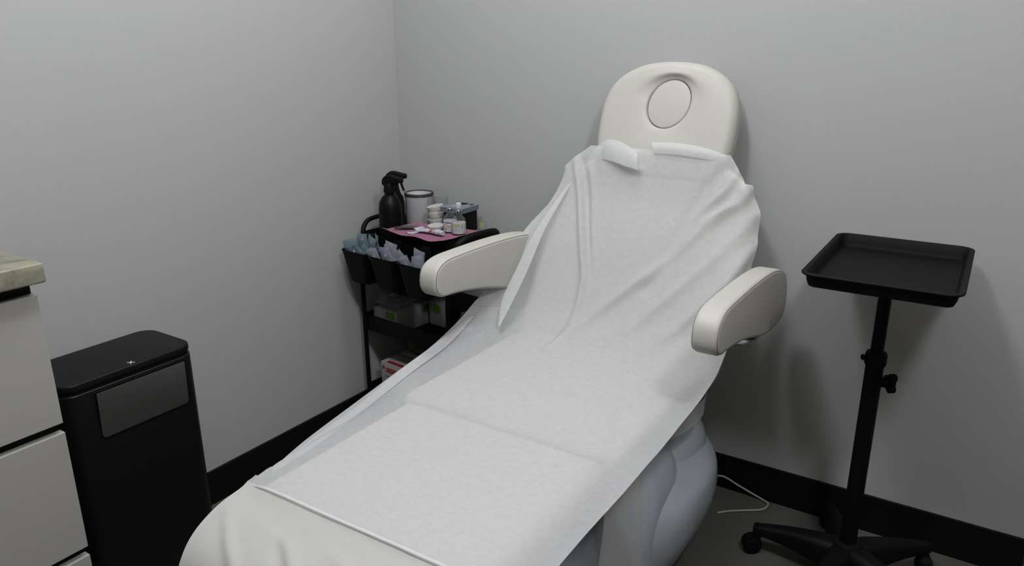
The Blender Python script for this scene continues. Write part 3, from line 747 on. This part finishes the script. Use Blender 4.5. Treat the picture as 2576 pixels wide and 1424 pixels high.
PK = [ # bin, kind, dx, dy, dz(base above bin base), tilt x, roll y, rz, label
 (0, 'blue', -0.024, -0.064, 0.052, 6, -10, -6, 'pale blue packet standing at the front left corner of the leftmost bin'),
 (0, 'blue', -0.018, -0.044, 0.060, 4, -20, 12, 'pale blue packet with round white blister leaning left in the leftmost bin'),
 (0, 'blue', -0.004, -0.030, 0.074, -4, -6, 5, 'tallest pale blue packet at the back of the leftmost bin'),
 (0, 'blue', 0.014, -0.024, 0.074, -4, 16, -10, 'pale blue packet behind the centre of the leftmost bin'),
 (0, 'blue', -0.010, -0.062, 0.054, 8, 30, 0, 'pale blue packet slanting across the front of the leftmost bin'),
 (0, 'blue', 0.002, -0.053, 0.056, 6, 34, 6, 'pale blue packet tipping over the right side of the leftmost bin'),
 (0, 'blue', 0.050, -0.016, 0.082, -2, 4, -30, 'single upright blue packet between the leftmost and middle bins'),
 (1, 'lav', -0.024, -0.056, 0.042, 6, -20, 5, 'lavender packet at the left end of the middle bin'),
 (1, 'lav', -0.026, -0.066, 0.052, 6, -14, 0, 'broad lavender packet in front left of the middle bin'),
 (1, 'lav', -0.034, -0.024, 0.064, -4, 12, 8, 'small lavender packet corner at the back left of the middle bin'),
 (1, 'lav', -0.014, -0.036, 0.060, 0, 20, 0, 'lavender packet sloping right behind the middle of the middle bin'),
 (1, 'lav', 0.000, -0.048, 0.054, 2, -8, 0, 'lavender packet upright in the centre of the middle bin'),
 (1, 'lav', 0.018, -0.040, 0.066, 0, -16, -8, 'tall lavender packet right of centre in the middle bin'),
 (1, 'lav', 0.000, -0.056, 0.048, 6, 30, 0, 'lavender packet with blister slanting right in the middle bin'),
 (1, 'lav', 0.010, -0.034, 0.056, 0, 34, 0, 'lavender packet poking out at the right corner of the middle bin'),
 (2, 'lav', -0.022, -0.058, 0.046, 6, 26, 0, 'lavender packet lying at the left front of the rightmost bin'),
 (2, 'lav', -0.018, -0.038, 0.068, 0, 12, 0, 'tallest lavender packet in the rightmost bin beside the armrest'),
 (2, 'lav', -0.012, -0.060, 0.050, 6, -22, 0, 'lavender packet with shiny blister in front of the rightmost bin'),
 (2, 'lav', 0.026, -0.046, 0.052, 2, -16, 0, 'lavender packet at the right of the rightmost bin, half behind the armrest'),
]
for b, kind, dx, dy, dz, tx, tyy, rz, lb in PK:
    if kind not in protos: protos[kind] = make_packet(kind); o = protos[kind]
    else: o = copy_tree(protos[kind])
    o['label'] = lb; o['group'] = 'pale blue packets in the leftmost bin' if b == 0 else ('lavender packets in the middle bin' if b == 1 else 'lavender packets in the rightmost bin')
    o.matrix_world = binM[b] @ Matrix.Translation((dx, dy, dz)) @ Matrix.Rotation(R(rz), 4, 'Z') @ Matrix.Rotation(R(tyy), 4, 'Y') @ Matrix.Rotation(R(tx), 4, 'X')

# ------------------------------------------------------------------ things on the trolley top
ZT = 0.7035
def spray_bottle(loc, rz, label, hk=1.0):
    r_ = root('spray_bottle', (0, 0, 0), label, 'spray bottle', 'black spray bottles on the trolley')
    obj('bottle', lathe([(0, 0), (0.038, 0), (0.0415, 0.003), (0.0425, 0.03), (0.0420, 0.150), (0.038, 0.174), (0.027, 0.192), (0.0175, 0.199), (0.0170, 0.212), (0, 0.212)], n=36), BOTTLE, r_, smooth=40)
    obj('collar', lathe([(0, 0.208), (0.0205, 0.208), (0.0210, 0.214), (0.0185, 0.234), (0.0155, 0.242), (0, 0.242)], n=28), BLKPL, r_, smooth=40)
    hp = [(-0.028, 0.236), (-0.031, 0.244), (-0.026, 0.262), (-0.008, 0.276), (0.014, 0.277), (0.050, 0.268), (0.064, 0.265), (0.064, 0.246), (0.048, 0.247), (0.038, 0.242), (0.016, 0.232), (-0.004, 0.229), (-0.018, 0.230)]
    hp = [(a_ * 0.80, 0.236 + (b_ - 0.236) * 0.84) for a_, b_ in hp]
    obj('trigger_head', slab(cr(hp, True, 2), lambda a, b, c: (a, c, b), -0.0125, 0.0125, 0.004, 3), BLKPL, r_, smooth=50)
    tp = [(0.036, 0.249), (0.044, 0.248), (0.046, 0.228), (0.052, 0.206), (0.057, 0.192), (0.052, 0.191), (0.044, 0.206), (0.037, 0.228)]
    tp = [(a_ * 0.80, 0.236 + (b_ - 0.236) * 0.84) for a_, b_ in tp]
    obj('trigger', slab(cr(tp, True, 2), lambda a, b, c: (a, c, b), -0.007, 0.007, 0.002, 2), BLKPL, r_, smooth=50)
    obj('nozzle', box(0.049, 0.0555, -0.0085, 0.0085, 0.2450, 0.2605, 0.002), BLKPL, r_)
    r_.location = loc; r_.rotation_euler.z = rz
    return r_
spray_bottle((0.138, -0.222, ZT), R(12), 'front black spray bottle at the left end of the trolley')
spray_bottle((0.089, -0.150, ZT), R(26), 'rear black spray bottle, taller trigger head showing behind the front one')
CX, CY = 0.143, -0.064
cyl = root('wipes_canister', (CX, CY, ZT), 'white wide canister with dark grey rim behind the pink napkin', 'canister')
c_ = (CX, CY, ZT)
obj('body', open_lathe([(0.0, 0.001), (0.046, 0.001), (0.0475, 0.004), (0.0540, 0.178), (0.0520, 0.178), (0.045, 0.006), (0.0, 0.006)], c_, 44), CYL, cyl, smooth=50)
obj('rim', open_lathe([(0.0538, 0.174), (0.0560, 0.174), (0.0565, 0.180), (0.0540, 0.184), (0.0480, 0.183), (0.0475, 0.178), (0.0538, 0.174)], c_, 44), RIM, cyl, smooth=50)
obj('paper_sleeve', lathe([(0.0482, 0.004), (0.0487, 0.006), (0.0548, 0.166), (0.0544, 0.169), (0.0536, 0.166)], c_, 30, R(-150), R(-14)), CYL, cyl, smooth=50)
obj('sleeve_edge', tube([(c_[0] + cos(R(-14)) * r_, c_[1] + sin(R(-14)) * r_, ZT + z) for r_, z in ((0.0492, 0.008), (0.0534, 0.125), (0.0549, 0.166))], 0.0008, 6), RIM, cyl)
obj('liner', open_lathe([(0.0, 0.166), (0.045, 0.167), (0.0482, 0.1825)], c_, 40), WHITEPL, cyl, smooth=50)
cc_ = (0.240, -0.055, ZT)
cup = tag(obj('clear_cup', open_lathe([(0.0, 0.002), (0.020, 0.002), (0.0285, 0.178), (0.0290, 0.180), (0.0278, 0.178), (0.019, 0.004), (0.0, 0.004)], cc_, 32), CLEARPL, loc=cc_, smooth=50),
    'clear plastic cup standing behind the stack of cotton pads', 'cup')
def pad_geo(r, h):
    return lathe([(0, 0), (r * 0.84, 0.0), (r * 0.90, h * 0.06), (r * 0.94, h * 0.4), (r, h * 0.86), (r * 1.0, h * 0.97), (r * 0.96, h), (r * 0.88, h * 0.95), (r * 0.6, h * 0.88), (0, h * 0.86)], n=32)
pads = [(0.272, -0.123, 0.742, 1, 2), (0.272, -0.123, 0.765, -2, 3), (0.2715, -0.122, 0.788, 3, -4), (0.271, -0.122, 0.811, -2, -6), (0.2705, -0.121, 0.834, 5, -10)]
plb = ['lowest of the stacked white cotton pads beside the canister', 'second from bottom of the stacked white cotton pads', 'middle one of the stacked white cotton pads beside the canister',
       'second from top of the stacked white cotton pads', 'topmost tilted white cotton pad of the stack beside the canister']
pp = None
tag(obj('pad_holder', lathe([(0, 0), (0.0285, 0), (0.030, 0.002), (0.030, 0.037), (0, 0.037)], (0.272, -0.123, ZT), 30), GLASS, loc=(0.272, -0.123, ZT)),
    'short clear glass jar under the stack of cotton pads', 'jar')
for (x, y, z, rx_, ry_), lb in zip(pads, plb):
    if pp is None: pp = obj('cotton_pad', pad_geo(0.0310, 0.0262), COTTON, smooth=60); o = pp
    else: o = pp.copy(); COL.objects.link(o)
    o.location = (x, y, z); o.rotation_euler = (R(rx_), R(ry_), 0)
    tag(o, lb, 'cotton pad', 'stacked cotton pads on the trolley')
bb = tag(obj('black_box', box(0.326, 0.410, -0.150, -0.058, ZT, 0.848, 0.004, 2), BLKPL, loc=(0.368, -0.105, ZT)), 'black box at the right back of the trolley top', 'box')
cs = root('organiser_case', (0.365, -0.105, 0.8485), 'clear compartment case lying on the black box', 'case')
obj('tray', basket(0.316, 0.412, -0.158, -0.050, 0.8485, 0.864, 0.0015, 0.004), CASEPL, cs)
obj('lid', box(0.315, 0.413, -0.159, -0.049, 0.8645, 0.8675, 0.001), CASEPL, cs)
obj('rib', join(*[box(0.316 + 0.096 * k / 9 - 0.0006, 0.316 + 0.096 * k / 9 + 0.0006, -0.1605, -0.1585, 0.850, 0.864) for k in range(1, 9)],
                *[box(0.4125, 0.4140, -0.158 + 0.108 * k / 9 - 0.001, -0.158 + 0.108 * k / 9 + 0.001, 0.850, 0.864) for k in range(1, 9)]), CASEPL, cs, smooth=0)
obj('black_insert', box(0.345, 0.375, -0.088, -0.060, 0.8676, 0.8682), CARCASS, cs, smooth=0)
obj('black_insert', box(0.388, 0.402, -0.080, -0.066, 0.8676, 0.8682), CARCASS, cs, smooth=0)
gb = root('clear_bottle', (0.432, -0.060, ZT), 'clear bottle with a faint green label right of the black box', 'bottle')
obj('bottle', lathe([(0, 0), (0.016, 0), (0.017, 0.004), (0.017, 0.095), (0.010, 0.112), (0.008, 0.12), (0.008, 0.126), (0, 0.126)], (0.432, -0.060, ZT), 24), CLEARPL, gb)
obj('label', lathe([(0.0173, 0.085), (0.0173, 0.105)], (0.432, -0.060, ZT), 12, R(-95), R(-40)), LIME, gb)
def napkin():
    c4 = [(0.186, -0.326), (0.480, -0.358), (0.492, -0.166), (0.212, -0.184)]; V, F = [], []; n = 40
    for j in range(n + 1):
        for i in range(n + 1):
            u, v = i / n, j / n
            x = (1 - u) * (1 - v) * c4[0][0] + u * (1 - v) * c4[1][0] + u * v * c4[2][0] + (1 - u) * v * c4[3][0]
            y = (1 - u) * (1 - v) * c4[0][1] + u * (1 - v) * c4[1][1] + u * v * c4[2][1] + (1 - u) * v * c4[3][1]
            z = 0.7985 + 0.0012 * noise.noise(Vector((x * 25, y * 25, 0)))
            z += max(0, (u - 0.93) / 0.07) * 0.003 + max(0, (v - 0.92) / 0.08) * 0.003
            k = max(0, 1 - math.hypot(u * 1.0, v * 1.0) / 0.16); z += 0.010 * k; x += -0.004 * k
            k = max(0, 1 - math.hypot((1 - u), (v)) / 0.25); z += 0.003 * k
            if v < 0.12: z += (0.0025 * sin(u * 14) - 0.002) * (0.12 - v) / 0.12
            V.append((x, y, z))
    for j in range(n):
        for i in range(n):
            k = j * (n + 1) + i; F.append([k, k + 1, k + n + 2, k + n + 1])
    return V, F
tag(obj('paper_napkin', napkin(), PINK, smooth=180, loc=(0.34, -0.25, 0.798)), 'pink paper napkin spread over the black work box on the trolley', 'napkin')
ZN = 0.8008
def vial(loc, label, spout, prints):
    r_ = root('glass_vial', (0, 0, 0), label, 'vial', 'glass vials on the pink napkin')
    obj('glass', lathe([(0, 0), (0.0195, 0), (0.0210, 0.002), (0.0210, 0.044), (0.0190, 0.053), (0.0115, 0.063), (0.0080, 0.068), (0.0080, 0.076), (0, 0.076)], n=30), GLASS, r_, smooth=40)
    obj('cap', lathe([(0, 0.0745), (0.0100, 0.0745), (0.0103, 0.076), (0.0103, 0.0825), (0.0092, 0.0840), (0, 0.0840)], n=22), CHROME, r_, smooth=40)
    lbp = obj('label', lathe([(0.0212, 0.0045), (0.0212, 0.041)], n=30), PAPER, r_, smooth=60)
    for a0, a1, z0, z1, m_ in prints:
        obj('print', lathe([(0.02135, z0 * 1.32), (0.02135, z1 * 1.32)], (0, 0, 0), 8, R(a0), R(a1)), m_, lbp, smooth=60)
    if spout:
        obj('dispenser_spout', join(lathe([(0, 0.084), (0.0045, 0.084), (0.0048, 0.088), (0.0082, 0.089), (0.0086, 0.106), (0.0070, 0.108), (0, 0.108)], n=20),
                                    tube([(0, 0, 0.099), (-0.018, -0.010, 0.0965)], 0.0014, 8)), WHITEPL, r_, smooth=40)
    r_.location = loc; r_.scale = (1.13, 1.13, 1.0)
    return r_
vial((0.414, -0.226, ZN), 'left glass vial with metal cap and purple-and-orange printed label on the napkin', False,
     [(-95, -45, 0.026, 0.0285, LILAC), (-38, -30, 0.025, 0.029, REDL), (-85, -50, 0.0165, 0.0185, ORANGE), (-95, -82, 0.008, 0.013, ORANGE), (-70, -30, 0.0085, 0.0105, BLUEP), (-70, -35, 0.0125, 0.0140, BLUEP)])
vial((0.459, -0.236, ZN), 'right glass vial with white dispenser spout and lime printed label', True,
     [(-92, -45, 0.0215, 0.0285, LIME), (-90, -40, 0.0155, 0.0170, BLUEP), (-88, -45, 0.0105, 0.0130, BLUEP), (-30, -26, 0.016, 0.029, GREYP)])
o = tag(obj('cosmetic_sponge', pad_geo(0.0290, 0.016), COTTON, smooth=60), 'flat round white pad lying on the napkin left of the vials', 'pad'); o.location = (0.352, -0.226, ZN); o.rotation_euler = (R(5), 0, 0)
def ot():
    r_ = root('ointment_tube', (0, 0, 0), 'crumpled white ointment tube lying on the pink napkin', 'tube')
    q_ = 1.38
    keys = [(-0.050, 0.017, 0.0010, 0.010), (-0.034, 0.016, 0.0035, 0.005), (-0.018, 0.0125, 0.0055, 0.0065), (0.0, 0.008, 0.005, 0.0065), (0.012, 0.0085, 0.0065, 0.0075), (0.021, 0.0095, 0.0080, 0.0085), (0.024, 0.0088, 0.0080, 0.0085), (0.027, 0.005, 0.005, 0.0085)]
    rings = []
    for x, hy, hz, cz_ in cr([(a_ * q_, b_ * q_ * 0.9, c2 * q_ * 0.9, d_ * q_ * 0.9) for a_, b_, c2, d_ in keys], False, 4):
        rings.append([(x, hy * cos(2 * pi * i / 20) * (1 + 0.05 * sin(x * 300)), cz_ + hz * sin(2 * pi * i / 20) + 0.0007 * sin(i * 2 + x * 400)) for i in range(20)])
    tb = obj('body', loft(rings), TUBEM, r_, smooth=50)
    obj('red_band', loft([[(x, 0.0108 * cos(a), 0.0083 + 0.0070 * sin(a)) for a in [pi * k / 12 for k in range(13)]] for x in (-0.004, 0.003, 0.009)], False, False), REDL, tb)
    obj('cap', xf(lathe([(0, 0), (0.0088, 0), (0.0094, 0.001), (0.0092, 0.018), (0.0080, 0.0200), (0, 0.0200)], n=20), Matrix.Translation((0.036, 0, 0.0100)) @ Matrix.Rotation(pi / 2, 4, 'Y')), WHITEPL, r_, smooth=40)
    r_.location = (0.380, -0.286, ZN); r_.rotation_euler.z = R(-8)
ot()
tw = root('metal_implement', (0, 0, 0), 'dark olive metal implement lying at the left of the pink napkin', 'tool')
obj('handle', tube([(0.0, 0, 0.006), (0.015, 0, 0.0066), (0.045, 0, 0.0060), (0.068, 0, 0.0050), (0.086, 0, 0.0045)], [0.0062, 0.0074, 0.0060, 0.0040, 0.0022], 14), OLIVE, tw)
obj('jaw', join(tube([(0.002, 0.003, 0.006), (-0.014, 0.006, 0.007), (-0.026, 0.003, 0.006)], [0.0045, 0.003, 0.0014], 10), tube([(0.002, -0.003, 0.006), (-0.013, -0.007, 0.005), (-0.024, -0.004, 0.004)], [0.0045, 0.003, 0.0014], 10)), OLIVE, tw)
tw.location = (0.246, -0.290, ZN); tw.rotation_euler.z = R(34)
o = tag(obj('clear_wrapper', xf(pouch_geo(0.026, 0.055), Matrix.Rotation(R(-88), 4, 'X')), POUCHV, smooth=60), 'small clear plastic wrapper under the end of the ointment tube', 'wrapper')
o.location = (0.300, -0.322, ZN + 0.003); o.rotation_euler.z = R(-40)

# ------------------------------------------------------------------ middle tray contents
ZM = 0.3885
gx = root('glove_box', (0.15, -0.19, ZM), 'white carton darkened for shade, with a green end label in a clear bag on the middle shelf', 'box')
obj('carton', box(0.075, 0.205, -0.300, -0.075, ZM, 0.475, 0.003), CARTON_SHADE, gx)
obj('green_label', box(0.145, 0.190, -0.3012, -0.3000, 0.444, 0.470), GREENP, gx, smooth=0)
obj('green_label', box(0.2050, 0.2062, -0.17, -0.10, 0.440, 0.468), GREENP, gx, smooth=0)
def bagm():
    V, F = [], []; n = 20
    for j in range(n + 1):
        for i in range(n + 1):
            u, v = i / n, j / n; x = 0.072 + 0.14 * u; y = -0.305 + 0.24 * v
            V.append((x, y, 0.495 + 0.010 * noise.noise(Vector((u * 6, v * 6, 2))) + 0.012 * v))
    for j in range(n):
        for i in range(n): k = j * (n + 1) + i; F.append([k, k + 1, k + n + 2, k + n + 1])
    return V, F
obj('bag_film', bagm(), BAG, gx, smooth=180)
tag(obj('black_pouch', slab(rrect(0.09, 0.19, -0.22, -0.09, 0.03, 5), XY, 0.512, 0.535, 0.010, 4), BLKPL, loc=(0.14, -0.15, 0.512)), 'black pouch lying on the carton of the middle shelf', 'pouch')
g2 = root('wipes_pack', (0.275, -0.10, ZM), 'white pack darkened for shade, with a round green print at the back of the middle shelf', 'pack')
obj('pack', box(0.215, 0.300, -0.150, -0.065, ZM, 0.490, 0.012, 3), CARTON_SHADE, g2)
obj('round_print', xf(lathe([(0, 0), (0.020, 0), (0.020, 0.001), (0, 0.001)], n=20), Matrix.Translation((0.262, -0.1502, 0.462)) @ Matrix.Rotation(pi / 2, 4, 'X')), GREENP, g2, smooth=0)
tag(obj('black_case', box(0.315, 0.420, -0.140, -0.065, ZM, 0.520, 0.006, 2), BLKPL, loc=(0.36, -0.1, ZM)), 'black case at the back of the middle shelf below the left armrest', 'case')
cb = root('clear_jar', (0.462, -0.20, ZM), 'clear jar behind the right front post of the trolley', 'jar')
obj('jar', lathe([(0, 0), (0.030, 0), (0.033, 0.005), (0.033, 0.085), (0.022, 0.105), (0.020, 0.115), (0, 0.115)], (0.462, -0.20, ZM), 28), CLEARPL, cb)
obj('contents', lathe([(0, 0.004), (0.029, 0.004), (0.029, 0.055), (0, 0.055)], (0.462, -0.20, ZM), 24), PAPER, cb)
obj('red_label', lathe([(0.0333, 0.020), (0.0333, 0.040)], (0.462, -0.20, ZM), 10, R(-70), R(-10)), REDP, cb)
# bottom tray contents
ZB = 0.0985
b1 = root('syringe_box', (0.17, -0.22, ZB), 'white carton with red stripe and red print at the front of the bottom shelf', 'box', 'red and white cartons on the bottom shelf')
obj('carton', box(0.088, 0.250, -0.290, -0.190, ZB, 0.250, 0.0015), CARTON, b1)
obj('red_print', join(box(0.118, 0.176, -0.2912, -0.290, 0.212, 0.231), xf(lathe([(0, 0), (0.008, 0), (0.008, 0.001), (0, 0.001)], n=18), Matrix.Translation((0.103, -0.290, 0.228)) @ Matrix.Rotation(pi / 2, 4, 'X'))), REDL, b1, smooth=0)
obj('red_stripe', box(0.115, 0.250, -0.2865, -0.268, 0.2500, 0.2506), REDP, b1, smooth=0)
obj('grey_print', join(box(0.112, 0.142, -0.2908, -0.290, 0.1925, 0.1955), box(0.112, 0.150, -0.2908, -0.290, 0.172, 0.1745), box(0.130, 0.240, -0.245, -0.240, 0.2501, 0.2505), box(0.130, 0.240, -0.232, -0.228, 0.2501, 0.2505)), GREYP, b1, smooth=0)
b2 = root('needle_carton', (0.17, -0.13, ZB), 'second white carton with red print behind the front one on the bottom shelf', 'box', 'red and white cartons on the bottom shelf')
obj('carton', box(0.088, 0.250, -0.186, -0.090, ZB, 0.252, 0.0015), CARTON, b2)
obj('red_print', join(box(0.135, 0.220, -0.165, -0.150, 0.2520, 0.2525), xf(lathe([(0, 0), (0.008, 0), (0.008, 0.0005), (0, 0.0005)], n=18), Matrix.Translation((0.118, -0.150, 0.252)))), REDP, b2, smooth=0)

for o in list(COL.objects):
    if o.parent is None and o.name in ('glove_box', 'black_pouch', 'wipes_pack', 'black_case', 'clear_jar', 'syringe_box', 'needle_carton'):
        M = TLM @ Matrix.Translation((0.0, 0.0125, 0)) @ Matrix.Translation((-0.28, 0.18, 0)) @ Matrix.Translation(o.location)
        o.matrix_world = M
# ------------------------------------------------------------------ power cord
pts = [(1.345, -0.150, 0.085), (1.345, -0.10, 0.075), (1.37, -0.035, 0.055), (1.42, -0.028, 0.035), (1.465, -0.024, 0.018), (1.50, -0.022, 0.006), (1.523, -0.035, 0.004), (1.515, -0.075, 0.004), (1.47, -0.11, 0.004), (1.43, -0.14, 0.004), (1.40, -0.17, 0.004)]
tag(obj('power_cord', tube(cr(pts, False, 8), 0.0032, 8), CORD, smooth=60, loc=(1.42, -0.1, 0.0)), 'thin white power cord curling on the floor behind the bed base', 'cord')
